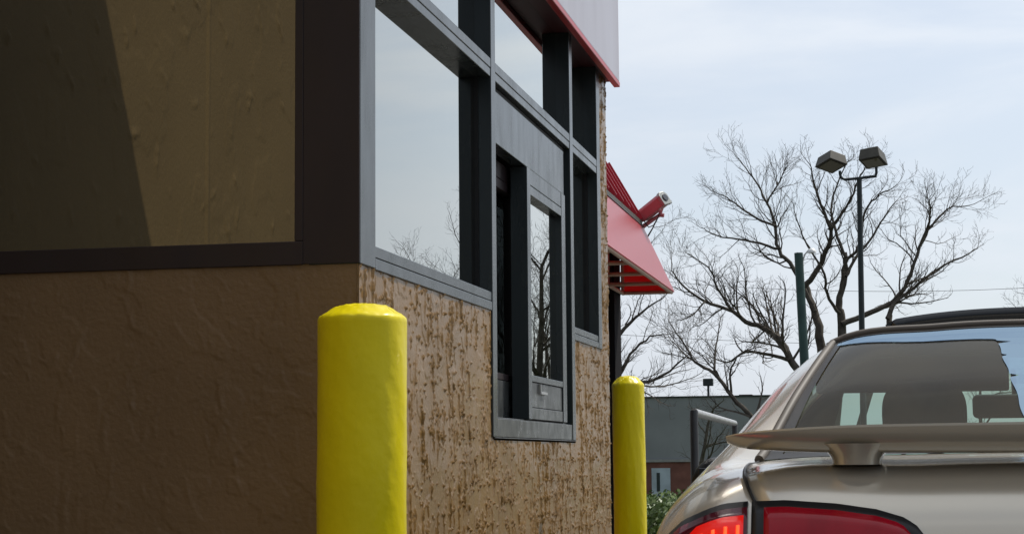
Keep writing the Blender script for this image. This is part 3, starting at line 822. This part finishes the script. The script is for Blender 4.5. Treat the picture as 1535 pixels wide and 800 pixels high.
small = [
 ([(1145,by2),(1135,645),(1125,622),(1098,595),(1070,559),(1042,543),(1027,518),(1003,482)], .10, .012, 1),
 ([(1070,559),(1073,518),(1080,477)], .04, .010, 2),
 ([(1098,595),(1095,560),(1110,530),(1140,520)], .04, .010, 2),
 ([(1042,543),(1015,520),(1000,500)], .03, .008, 2),
]
tree('bare_tree', b2, 'small leaning bare tree rising over the grey building roof', small, seed=9, Y=SY, maxlvl=4, dens=.8)
LYY = 44.0
b3 = gb(885, LYY); by3 = basepx(885, LYY)
left = [
 ([(885,by3),(895,640),(915,585),(937,571),(975,571),(1013,548),(1037,524)], .12, .012, 1),
 ([(895,640),(905,540),(930,500),(960,470),(1000,440)], .12, .012, 1),
 ([(905,540),(915,460),(940,410),(968,360),(985,330)], .09, .012, 1),
 ([(915,585),(945,530),(975,505),(1005,500)], .06, .010, 1),
 ([(895,640),(870,520),(860,430)], .10, .02, 1),
]
tree('bare_tree', b3, 'bare tree partly hidden behind the stucco corner and awning', left, seed=13, Y=LYY, maxlvl=4, dens=.9)
def low(name, px, Y, h, seed, label, r=.14, spread=1.1):
    return tree(name, gb(px, Y), label, None, seed=seed, h=h, r=r, maxlvl=4, spread=spread)
low('bare_tree', 1465, 62, 7.4, 21, 'low far bare tree just above the car roof')
low('bare_tree', 1040, 66, 6.5, 31, 'far bare tree between the awning and the largest tree')
# trees beside the lane (out of frame, mirrored in the drive-through glass)
rt_ = [((10.1, 55.5), 14.5, 41, .15, 'tall forked bare tree mirrored in the sliding service window'),
       ((14.0, 57.5), 11.5, 42, .14, 'bare tree mirrored at the right edge of the large window pane'),
       ((8.9, 62), 13.5, 44, .12, 'slender bare tree mirrored beside the forked one in the service window'),
       ((15.6, 62), 8.2, 43, .10, 'low bare tree mirrored along the bottom of the large window pane'),
       ((11.6, 64), 13, 45, .12, 'far bare tree mirrored deepest in the sliding service window')]
for (x, y), h_, sd, rr, lb in rt_:
    tree('bare_tree', Vector((x, y, gz(y))), lb, None, seed=sd, h=h_, r=rr, maxlvl=4, dens=1.3)
# ------------------------------------------------------------------ car
M['car_paint'] = mat('champagne_metallic_paint', (.63,.58,.49), rough=.21, metal=.48, spec=.5, coat=.7)
M['car_dark'] = mat('car_inside_lining', (.045,.040,.032), rough=.85, spec=.2)
M['car_seat'] = mat('car_seat_cloth', (.05,.045,.038), rough=.9, spec=.15, var=.2, vscale=20)
M['car_black'] = mat('car_black_plastic', (.010,.010,.011), rough=.4, spec=.4)
M['car_gloss'] = mat('black_glass_panel', (.006,.007,.009), rough=.06, spec=.6)
M['car_glass'] = glass_mat('rear_window_glass', tint=.78, tcol=(.86,1,.93), gain=.85, dust=.08, dcol=(.30,.235,.14))
M['car_glass2'] = glass_mat('car_window_glass', tint=.72, tcol=(.82,1,.94), gain=2.0)
M['sky_reflect'] = glass_mat('painted_sky_reflection', tint=.25, tcol=(.6,.8,1), const=.50, rough=.06, gcol=(.62,.82,1))  # blue mirror tint that paints the sky's reflection onto the rear glass
M['lens_red'] = mat('red_lamp_lens', (.34,.002,.014), rough=.15, spec=.3, coat=.15, var=.18, vscale=14, stretch=(1,1,.25))
M['lens_dark'] = mat('dark_red_lamp_lens', (.09,.004,.014), rough=.15, spec=.35, coat=.2)
M['lamp_lit'] = mat('lit_brake_lamp', (.5,.01,.005), rough=.3, emit=(1,.008,.004), estr=.42)
M['lamp_hot'] = mat('lit_brake_lamp_bulb', (.7,.05,.02), rough=.3, emit=(1,.10,.02), estr=1.5)
M['tyre'] = mat('tyre_rubber', (.015,.015,.015), rough=.85)
M['alloy'] = mat('alloy_rim', (.45,.45,.46), rough=.3, metal=.9)
M['chrome_trim'] = mat('window_trim', (.075,.062,.050), rough=.6, metal=0)

CX, CY = 1.652, -1.03
CARG = (CX, CY, 0)
CAR = empty('parked_car', CARG, 'champagne sedan with rear spoiler, lit brake lamp and painted-on sky reflection waiting in the lane', 'car')
# control sections: y, then (x, z) from the roof centre outwards and down
ST = [
 (0.00, [(0,.885),(.30,.883),(.52,.872),(.60,.850),(.645,.80),(.67,.72),(.67,.50),(.60,.30)]),
 (0.025,[(0,.955),(.31,.953),(.575,.938),(.665,.912),(.715,.85),(.745,.74),(.745,.48),(.66,.26)]),
 (0.06, [(0,1.005),(.31,1.003),(.615,.985),(.700,.958),(.757,.89),(.79,.77),(.79,.48),(.70,.24)]),
 (0.11, [(0,1.045),(.31,1.042),(.635,1.022),(.715,.988),(.780,.915),(.820,.79),(.82,.48),(.74,.23)]),
 (0.20, [(0,1.061),(.31,1.058),(.645,1.040),(.722,1.016),(.795,.94),(.845,.81),(.845,.48),(.78,.22)]),
 (0.34, [(0,1.069),(.31,1.067),(.648,1.052),(.722,1.034),(.808,.96),(.862,.83),(.86,.48),(.80,.21)]),
 (0.50, [(0,1.072),(.31,1.070),(.640,1.058),(.718,1.05),(.815,.975),(.872,.84),(.87,.48),(.81,.2)]),
 (0.78, [(0,1.235),(.29,1.228),(.575,1.198),(.655,1.155),(.812,.985),(.878,.85),(.878,.48),(.815,.2)]),
 (1.10, [(0,1.366),(.26,1.361),(.505,1.329),(.575,1.285),(.808,.985),(.88,.85),(.88,.48),(.815,.2)]),
 (1.30, [(0,1.390),(.26,1.385),(.490,1.354),(.568,1.310),(.806,.982),(.88,.85),(.88,.48),(.815,.2)]),
 (1.75, [(0,1.407),(.27,1.402),(.495,1.372),(.578,1.328),(.806,.975),(.88,.84),(.88,.48),(.815,.2)]),
 (2.20, [(0,1.408),(.27,1.403),(.500,1.372),(.580,1.318),(.806,.965),(.88,.83),(.88,.48),(.815,.2)]),
 (2.45, [(0,1.375),(.27,1.369),(.515,1.335),(.595,1.275),(.806,.955),(.88,.82),(.88,.48),(.815,.2)]),
 (3.15, [(0,1.030),(.31,1.022),(.640,.990),(.725,.965),(.800,.915),(.875,.80),(.875,.48),(.81,.2)]),
 (3.60, [(0,.985),(.31,.978),(.640,.950),(.725,.925),(.795,.875),(.865,.77),(.865,.46),(.80,.2)]),
 (4.20, [(0,.90),(.31,.89),(.610,.855),(.690,.825),(.760,.78),(.825,.70),(.825,.42),(.76,.2)]),
 (4.52, [(0,.78),(.30,.77),(.520,.735),(.600,.71),(.650,.67),(.70,.60),(.70,.40),(.64,.24)]),
 (4.66, [(0,.62),(.26,.61),(.420,.59),(.480,.57),(.520,.54),(.55,.50),(.55,.40),(.50,.30)]),
]
SUB = 8
n_st, n_sc = len(ST), 8
half = np.array([[(x, y, z) for x, z in pr] for y, pr in ST], float)
full = np.concatenate([half[:, :0:-1] * np.array([-1,1,1]), half], 1)         # j index: 0..14, centre at 7
def cr(Pm, sub, axis):
    Pm = np.moveaxis(Pm, axis, 0); n_ = len(Pm); out = []
    for i in range(n_ - 1):
        p0 = Pm[i-1] if i > 0 else 2*Pm[0]-Pm[1]
        p1, p2 = Pm[i], Pm[i+1]
        p3 = Pm[i+2] if i + 2 < n_ else 2*Pm[-1]-Pm[-2]
        # chord-aware tangents keep uneven stations from overshooting
        d0 = np.maximum(1e-4, np.linalg.norm(p1-p0, axis=-1, keepdims=True)); d1 = np.maximum(1e-4, np.linalg.norm(p2-p1, axis=-1, keepdims=True)); d2 = np.maximum(1e-4, np.linalg.norm(p3-p2, axis=-1, keepdims=True))
        m1 = ((p1-p0)/d0*d1 + (p2-p1)/d1*d0)/(d0+d1)*d1
        m2 = ((p2-p1)/d1*d2 + (p3-p2)/d2*d1)/(d1+d2)*d1
        for s in range(sub):
            t = s/sub; h00 = 2*t**3-3*t*t+1; h10 = t**3-2*t*t+t; h01 = -2*t**3+3*t*t; h11 = t**3-t*t
            out.append(h00*p1 + h10*m1 + h01*p2 + h11*m2)
    out.append(Pm[-1])
    return np.moveaxis(np.array(out), 0, axis)
G = cr(cr(full, SUB, 0), SUB, 1)
nr, nc = G.shape[:2]
cell_i = np.repeat(np.arange(nr-1)[:,None], nc-1, 1); cell_j = np.repeat(np.arange(nc-1)[None], nr-1, 0)
ci = cell_i // SUB; cj = cell_j // SUB          # control cell of every fine cell
hj = np.where(cj >= 7, cj - 7, 6 - cj)          # half index outwards from the centre
reg = np.zeros(ci.shape, int)
reg[(ci >= 6) & (ci < 8) & (hj < 2)] = 1                      # rear window
reg[(ci >= 12) & (ci < 13) & (hj < 2)] = 2                    # windscreen
side = (hj == 3) & (ci >= 8) & (ci < 12)
ff = (cell_i % SUB)
reg[side & ~((ci == 10) & (ff < 2)) & ~((ci == 8) & (ff < 2))] = 3
reg[(ci < 6) & (hj < 2)] = 4                                  # boot lid
idx = np.arange(nr*nc).reshape(nr, nc)
Q = np.stack([idx[:-1,:-1], idx[:-1,1:], idx[1:,1:], idx[1:,:-1]], -1)
GP_ = G.reshape(-1, 3)
def region(name, k, m_, parent=CAR, sel=None):
    K = (reg == k) if sel is None else sel
    Fq = Q[K]; used = np.unique(Fq); rm = -np.ones(len(GP_), np.int64); rm[used] = np.arange(len(used))
    return fast_mesh(name, GP_[used], rm[Fq], m_, parent)
def thick(o, t=.018):
    o.data.materials.append(M['car_dark'])
    s = o.modifiers.new('thickness', 'SOLIDIFY'); s.thickness = t; s.offset = -1; s.material_offset = 1; s.use_even_offset = False
body = region('car_body', 0, M['car_paint']); thick(body)
lid = region('trunk_lid', 4, M['car_paint']); thick(lid)
rw = region('rear_window', 1, M['car_glass'])
ws = region('windscreen', 2, M['car_glass2'])
for sgn in (0, 1):
    for lo, hi in ((8, 10), (10, 12)):
        region('side_window', 3, M['car_glass2'], CAR, sel=(reg == 3) & (ci >= lo) & (ci < hi) & ((cj >= 7) == bool(sgn)))
# closed nose and tail, floor pan
for e_i, nm in ((0, 'rear_bumper'), (nr-1, 'front_bumper')):
    loop = [tuple(p) for p in G[e_i]]
    c_ = np.mean(G[e_i], 0); c_[1] += -.02 if e_i == 0 else .03
    mb = MB(); rings = []
    for s_ in (1, .75, .4, .02):
        ring = [np.array(p)*s_ + c_*(1-s_) for p in loop]
        for q in ring: q[1] = loop[0][1] + (c_[1]-loop[0][1]) * (1-s_**2)
        rings.append(ring)
    mb.grid(np.array(rings)); mb.build(nm, M['car_paint'], CAR, smooth=180)
    # below: close the gap between the two ends of the loop
    mb = MB(); a_, b_ = loop[0], loop[-1]
mb = MB().box(-.80, .80, .12, 4.5, .19, .24); mb.build('floor_pan', M['car_black'], CAR)
# black frit and trim round the rear glass
sel = (reg == 1) & ((cell_j < (5*SUB + 1)) | (cell_j >= 9*SUB - 1) | (cell_i < 6*SUB + 1) | (cell_i >= 8*SUB - 1))
fr_ = region('window_border', 1, M['car_black'], rw, sel=sel)
fr_.data.transform(Matrix.Translation((0, -.0012, .0018)))
i0, i1, j0, j1 = 6*SUB, 8*SUB, 5*SUB, 9*SUB
edge = [G[i, j0] for i in range(i0, i1+1)] + [G[i1, j] for j in range(j0+1, j1+1)] + [G[i, j1] for i in range(i1-1, i0-1, -1)]
mb = MB(); mb.tube([Vector(p) + Vector((0, -.002, .003)) for p in edge], .010, 8); mb.build('window_trim', M['chrome_trim'], rw, smooth=60)

def surf(u, v):
    """point of the rear glass; u -1..1 across, v 0..1 from the boot up"""
    fj = j0 + (u*.5+.5)*(j1-j0); fi = i0 + v*(i1-i0)
    a_, b_ = min(int(fi), i1-1), min(int(fj), j1-1); s, t = fi-a_, fj-b_
    p = G[a_,b_]*(1-s)*(1-t) + G[a_+1,b_]*s*(1-t) + G[a_,b_+1]*(1-s)*t + G[a_+1,b_+1]*s*t
    return p
def surf_n(u, v):
    p = surf(u, v); a_ = surf(u+.01, v) - p; b_ = surf(u, v+.01) - p
    n_ = np.cross(a_, b_); n_ /= np.linalg.norm(n_); return n_ if n_[2] > 0 else -n_
# added sheet painting the sky's reflection along the top and right of the glass
def reflect_left(v):
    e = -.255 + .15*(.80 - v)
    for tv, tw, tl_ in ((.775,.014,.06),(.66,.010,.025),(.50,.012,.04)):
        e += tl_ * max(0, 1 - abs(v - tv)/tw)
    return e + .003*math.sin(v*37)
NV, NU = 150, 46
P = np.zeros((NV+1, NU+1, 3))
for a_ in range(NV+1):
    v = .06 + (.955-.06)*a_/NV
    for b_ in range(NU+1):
        if v < .80: uL = reflect_left(v)
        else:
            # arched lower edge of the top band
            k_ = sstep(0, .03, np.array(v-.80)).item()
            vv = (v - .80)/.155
            uL = reflect_left(.80)*(1-k_) + k_*(-.955 + .60*max(0, 1-vv*1.35)**2.2)
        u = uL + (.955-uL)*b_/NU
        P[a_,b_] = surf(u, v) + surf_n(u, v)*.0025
MB().grid(P).build('window_reflection', M['sky_reflect'], rw, smooth=180)

# projection onto the body from behind
bvh = BVHTree.FromPolygons([Vector(p) for p in GP_], [tuple(int(i) for i in q) for q in Q.reshape(-1, 4)])
def hit(x, z, off, dr=Vector((0,1,0))):
    o_ = Vector((x, -1, z)) ; r_ = bvh.ray_cast(o_, dr)
    if r_[0] is None: return None
    n_ = r_[1] if r_[1].y < 0 or r_[1].z > 0 else -r_[1]
    if n_.dot(Vector((0,-1,0))) < 0 : n_ = -n_
    return r_[0] + n_*off
def patch(name, m_, parent, xs_, zt_, zb_, off, rows=10, thk=.004):
    cols_ = []
    for x in xs_:
        t, b_ = zt_(x), zb_(x); c_ = []
        for k in range(rows+1):
            p = hit(x, b_ + (t-b_)*k/rows, off)
            if p is None: p = c_[-1] if c_ else Vector((x, .3, b_))
            c_.append(tuple(p))
        cols_.append(c_)
    o = MB().grid(np.array(cols_)).build(name, m_, parent, smooth=180)
    s = o.modifiers.new('thickness', 'SOLIDIFY'); s.thickness = thk; s.offset = 0
    return o
def ip(tab):
    X_ = [t[0] for t in tab]; Y_ = [t[1] for t in tab]
    return lambda x: float(np.interp(x, X_, Y_))
def wx(px, py, Yl): return at(px, py, Yl + CY)
# shapes in car space: half x -> z.  outer (wing) lamp and inner (boot lid) lamp
to = ip([(-.815,.880),(-.79,.915),(-.75,.950),(-.70,.972),(-.672,.981),(-.625,.986)])
ti = ip([(-.630,.985),(-.56,.988),(-.47,.982),(-.40,.972),(-.352,.958),(-.325,.940),(-.308,.905)])
zl = lambda x: .76
def mirror_x(f, s): return (lambda x: f(-abs(x)))
for s in (1, -1):
    f = mirror_x(to, s); g_ = mirror_x(ti, s)
    xo = [s*x for x in np.linspace(-.81, -.628, 20)]; xi_ = [s*x for x in np.linspace(-.621, -.308, 28)]
    if s < 0: xo = xo[::-1]; xi_ = xi_[::-1]
    ol = patch('tail_light', M['car_black'], CAR, xo, f, zl, .002)
    xo2 = [x for x in xo if abs(x) < .795]
    patch('lens', M['lens_dark'], ol, xo2, lambda x: f(x)-.012, zl, .0055)
    il = patch('tail_light', M['car_black'], CAR, xi_, g_, zl, .002)
    xi2 = [x for x in xi_ if .322 < abs(x) < .606]
    patch('lens', M['lens_red'], il, xi2, lambda x: g_(x)-.013-.02*max(0, (.36-abs(x))/.04), zl, .0055)
    rb = [s*x for x in np.linspace(-.610, -.505, 8)]
    if s < 0: rb = rb[::-1]
    # lit ribs of the brake lamp, behind the wing lens
    bx_ = [s*x for x in np.linspace(-.765, -.634, 12)]
    if s < 0: bx_ = bx_[::-1]
    lit = patch('brake_lamp', M['lamp_lit'], ol, bx_, lambda x: f(x)-.026-.03*max(0,(abs(x)-.72)/.04), zl, .0075)
    for k in range(6):
        xc = s*(-.750 + k*.0215)
        patch('bulb_rib', M['lamp_hot'], ol, [xc-.0028, xc, xc+.0028] , lambda x: f(x)-.044-.03*max(0,(abs(x)-.72)/.04), lambda x: f(x)-.066-.03*max(0,(abs(x)-.72)/.04), -.0 + .0135, rows=4, thk=.002)
# seam between boot lid and wing
for s in (1, -1):
    pts = []
    for k in range(60):
        i = int(k/59*(6*SUB)); p = G[i, (7 + s*2)*SUB]; pts.append(Vector(p) + Vector((0,-.0005,.0005)))
    MB().tube(pts, .0030, 6).build('lid_seam', M['car_black'], CAR, smooth=60)
# spoiler: one wing on two flared feet
SH = .668
def foil(x):
    """tear-drop wing with its sharp edge to the rear and high, so that the underside rolls forward and down"""
    s_ = abs(x)/SH
    zt = 1.127 - .005*s_**2 - .012*max(0, s_-.6)**2/.16; zb = 1.071 + .006*s_**2 + .008*max(0, s_-.7)**2/.09
    if s_ > .94: m_ = (s_-.94)/.06; zm = 1.099; zt = zt + (zm+.007-zt)*m_**2.5; zb = zb + (zm-.007-zb)*m_**2.5
    yb, yf = .030 + .05*s_**3, .235 + .03*s_**2
    h_ = zt - zb; out = []
    for k in range(15):                     # under side, rear to front
        t = (k/14)**1.7; out.append((x, yb + (yf-yb)*t, zt - h_*(.12 + .88*math.sin(math.pi/2*min(1, t/.22))**.85 if t < .8 else 1 - .35*((t-.8)/.2)**2)))
    for k in range(11):                     # nose and top, front to rear
        t = k/10; out.append((x, yf - (yf-yb)*t + .004*math.sin(math.pi*t), zt - h_*(.5*(1-t)**3) - h_*.04*t))
    return out
xs_ = np.concatenate([[-SH,-SH+.003,-SH+.01,-SH+.02], np.linspace(-SH+.04,SH-.04,41), [SH-.02,SH-.01,SH-.003,SH]])
P = np.array([foil(x)+[foil(x)[0]] for x in xs_])
mb = MB(); mb.grid(P); mb.add(foil(-SH), [tuple(range(26))]); mb.add(foil(SH), [tuple(range(26))[::-1]])
SP = mb.build('spoiler', M['car_paint'], CAR, smooth=60)
for s in (1, -1):
    rows_ = []
    for k in range(9):
        t = k/8; z = 1.052 + t*(1.090-1.052); wd = .045 + .038*t**2.6; lx_ = .07 + .02*t
        ring = [(s*.434 + wd*math.copysign(abs(math.cos(a_))**.7, math.cos(a_)) + s*0, .14 + lx_*math.sin(a_), z) for a_ in np.linspace(0, 2*math.pi, 25)]
        rows_.append(ring)
    MB().grid(np.array(rows_)).build('foot', M['car_paint'], SP, smooth=180)
# popped sunroof panel
mb = MB(); Pt = []
for sgn_, dz in ((0, .030), (1, .0)):
    pass
sr = []
for a_ in np.linspace(0, 1, 7):
    sr.append([(x, 1.42 + a_*.44, 1.432 - .020*a_ - .030*(abs(x)/.40)**2.6 - (.010 if abs(x) > .375 else 0)) for x in np.linspace(-.385,.385,31)])
o = MB().grid(np.array(sr)).build('sunroof', M['car_gloss'], CAR, smooth=60)
s_ = o.modifiers.new('thickness', 'SOLIDIFY'); s_.thickness = .028; s_.offset = -1
# roof edge strip above the rear window
mb = MB(); mb.tube([Vector(G[8*SUB+1, j]) + Vector((0,-.004,.004)) for j in range(5*SUB-2, 9*SUB+3)], .006, 6); mb.build('roof_trim', M['car_black'], CAR, smooth=60)
# mirrors, wheels, lamps
for s in (1, -1):
    mb = MB(); P = []
    for k in range(11):
        t = k/10; a_ = math.pi*t; sc = max(.03, math.sin(a_)**.55)
        x = s*(.875 + .17*t)
        P.append([(x, 2.86 + .05*math.cos(w_)*sc, .985 + .078*sc*math.copysign(abs(math.sin(w_))**.8, math.sin(w_)) + .004*t) for w_ in np.linspace(0, 2*math.pi, 21)])
    dm = MB().grid(np.array(P)).build('door_mirror', M['car_black'], CAR, smooth=180)
    mb = MB(); mb.box(s*.955-.06, s*.955+.06, 2.802, 2.808, .94, 1.03); mb.build('mirror_glass', M['car_gloss'], dm, bevel=.002)
    MB().tube([(s*.78, 2.88, .95), (s*.92, 2.87, .97)], [.035,.03], 10).build('mirror_arm', M['car_black'], dm, smooth=60)
    for yw in (.98, 3.66):
        wh = MB().lathe([(.20,-.1),(.30,-.1),(.318,-.08),(.32,0),(.318,.08),(.30,.1),(.20,.1)], 40, (s*.79, yw, .32), 'x').build('wheel', M['tyre'], CAR, smooth=40)
        mb = MB(); mb.lathe([(.02, s*.085),(.06, s*.09),(.19, s*.075),(.205, s*.098)], 40, (s*.79, yw, .32), 'x', cap=False)
        for k in range(7):
            a_ = 2*math.pi*k/7
            mb.tube([(s*.885, yw+.05*math.cos(a_), .32+.05*math.sin(a_)), (s*.878, yw+.195*math.cos(a_), .32+.195*math.sin(a_))], [.022,.016], 8)
        mb.build('rim', M['alloy'], wh, smooth=40)
    hl = MB().lathe([(.02,.0),(.09,.02),(.11,.06)], 20, (s*.55, 4.42, .63), 'y').build('headlight', M['white_metal'], CAR, smooth=50)
    MB().box(s*.878-.012, s*.878+.012, 1.5, 1.64, .76, .785).build('door_handle', M['car_paint'], CAR, bevel=.006)
# inside
def cushion(name, x0, x1, y0, y1, z0, z1, parent, tilt=0, bev=.05, m_='car_seat'):
    cx_, cy_, cz_ = (x0+x1)/2, (y0+y1)/2, z0
    o = MB().box(x0-cx_, x1-cx_, y0-cy_, y1-cy_, 0, z1-z0).build(name, M[m_], parent, smooth=40, bevel=bev)
    o.modifiers['bevel'].segments = 4
    o.location = Vector((cx_, cy_, cz_)) - (parent.location if parent is not CAR else Vector()); o.rotation_euler.x = tilt
    return o
def pad(name, c, rx, ry, rz, parent):
    sp = lambda v, e: math.copysign(abs(v)**e, v)
    P = [[(c.x + rx*sp(math.cos(b_), .55)*sp(math.cos(a_), .7), c.y + ry*sp(math.cos(b_), .55)*sp(math.sin(a_), .7), c.z + rz*sp(math.sin(b_), .75)) for a_ in np.linspace(0, 2*math.pi, 33)] for b_ in np.linspace(-1.55, 1.55, 21)]
    return MB().grid(np.array(P)).build(name, M['car_seat'], parent, smooth=180)
for s in (1, -1):
    st = cushion('front_seat', s*.30-.24, s*.30+.24, 1.95, 2.45, .32, .50, CAR)
    cushion('backrest', s*.30-.235, s*.30+.235, 1.84, 1.97, .46, 1.06, st, R(12))
    pad('headrest', Vector((s*.292, 1.775, 1.175)) - st.location, .112, .055, .092, st)
    for q in (-.05, .05): MB().tube([(q, -.40, .70), (q, -.425, .80)], .007, 6).build('post', M['car_black'], st)
    cushion('sun_visor', s*.32-.285, s*.32+.285, 2.375, 2.393, 1.256, 1.372, CAR, R(10), bev=.008, m_='car_dark')
rs = cushion('rear_seat', -.60, .60, .95, 1.45, .32, .52, CAR)
cushion('backrest', -.60, .60, .80, .95, .5, 1.02, rs, R(14))
MB().box(-.62, .62, .52, .84, .985, 1.0).build('parcel_shelf', M['car_dark'], CAR)
cushion('dashboard', -.66, .66, 2.62, 3.0, .62, .985, CAR, bev=.06, m_='car_dark')
P = [(-.36 + .185*math.cos(a_), 2.48 - .05*math.sin(a_), .93 + .175*math.sin(a_)) for a_ in np.linspace(0, 2*math.pi, 33)]
MB().tube(P, .014, 8, cap=False).build('steering_wheel', M['car_black'], CAR, smooth=60)
c_ = at(1522, 608, CY + 2.42) - Vector(CARG)
rv = MB().box(-.125, .125, -.016, .016, -.036, .036).build('rear_view_mirror', M['car_black'], CAR, smooth=40, bevel=.025)
rv.location = c_; rv.modifiers['bevel'].segments = 4
MB().tube([(0, .01, .03), (0, .05, .11)], .008, 6).build('stalk', M['car_black'], rv)
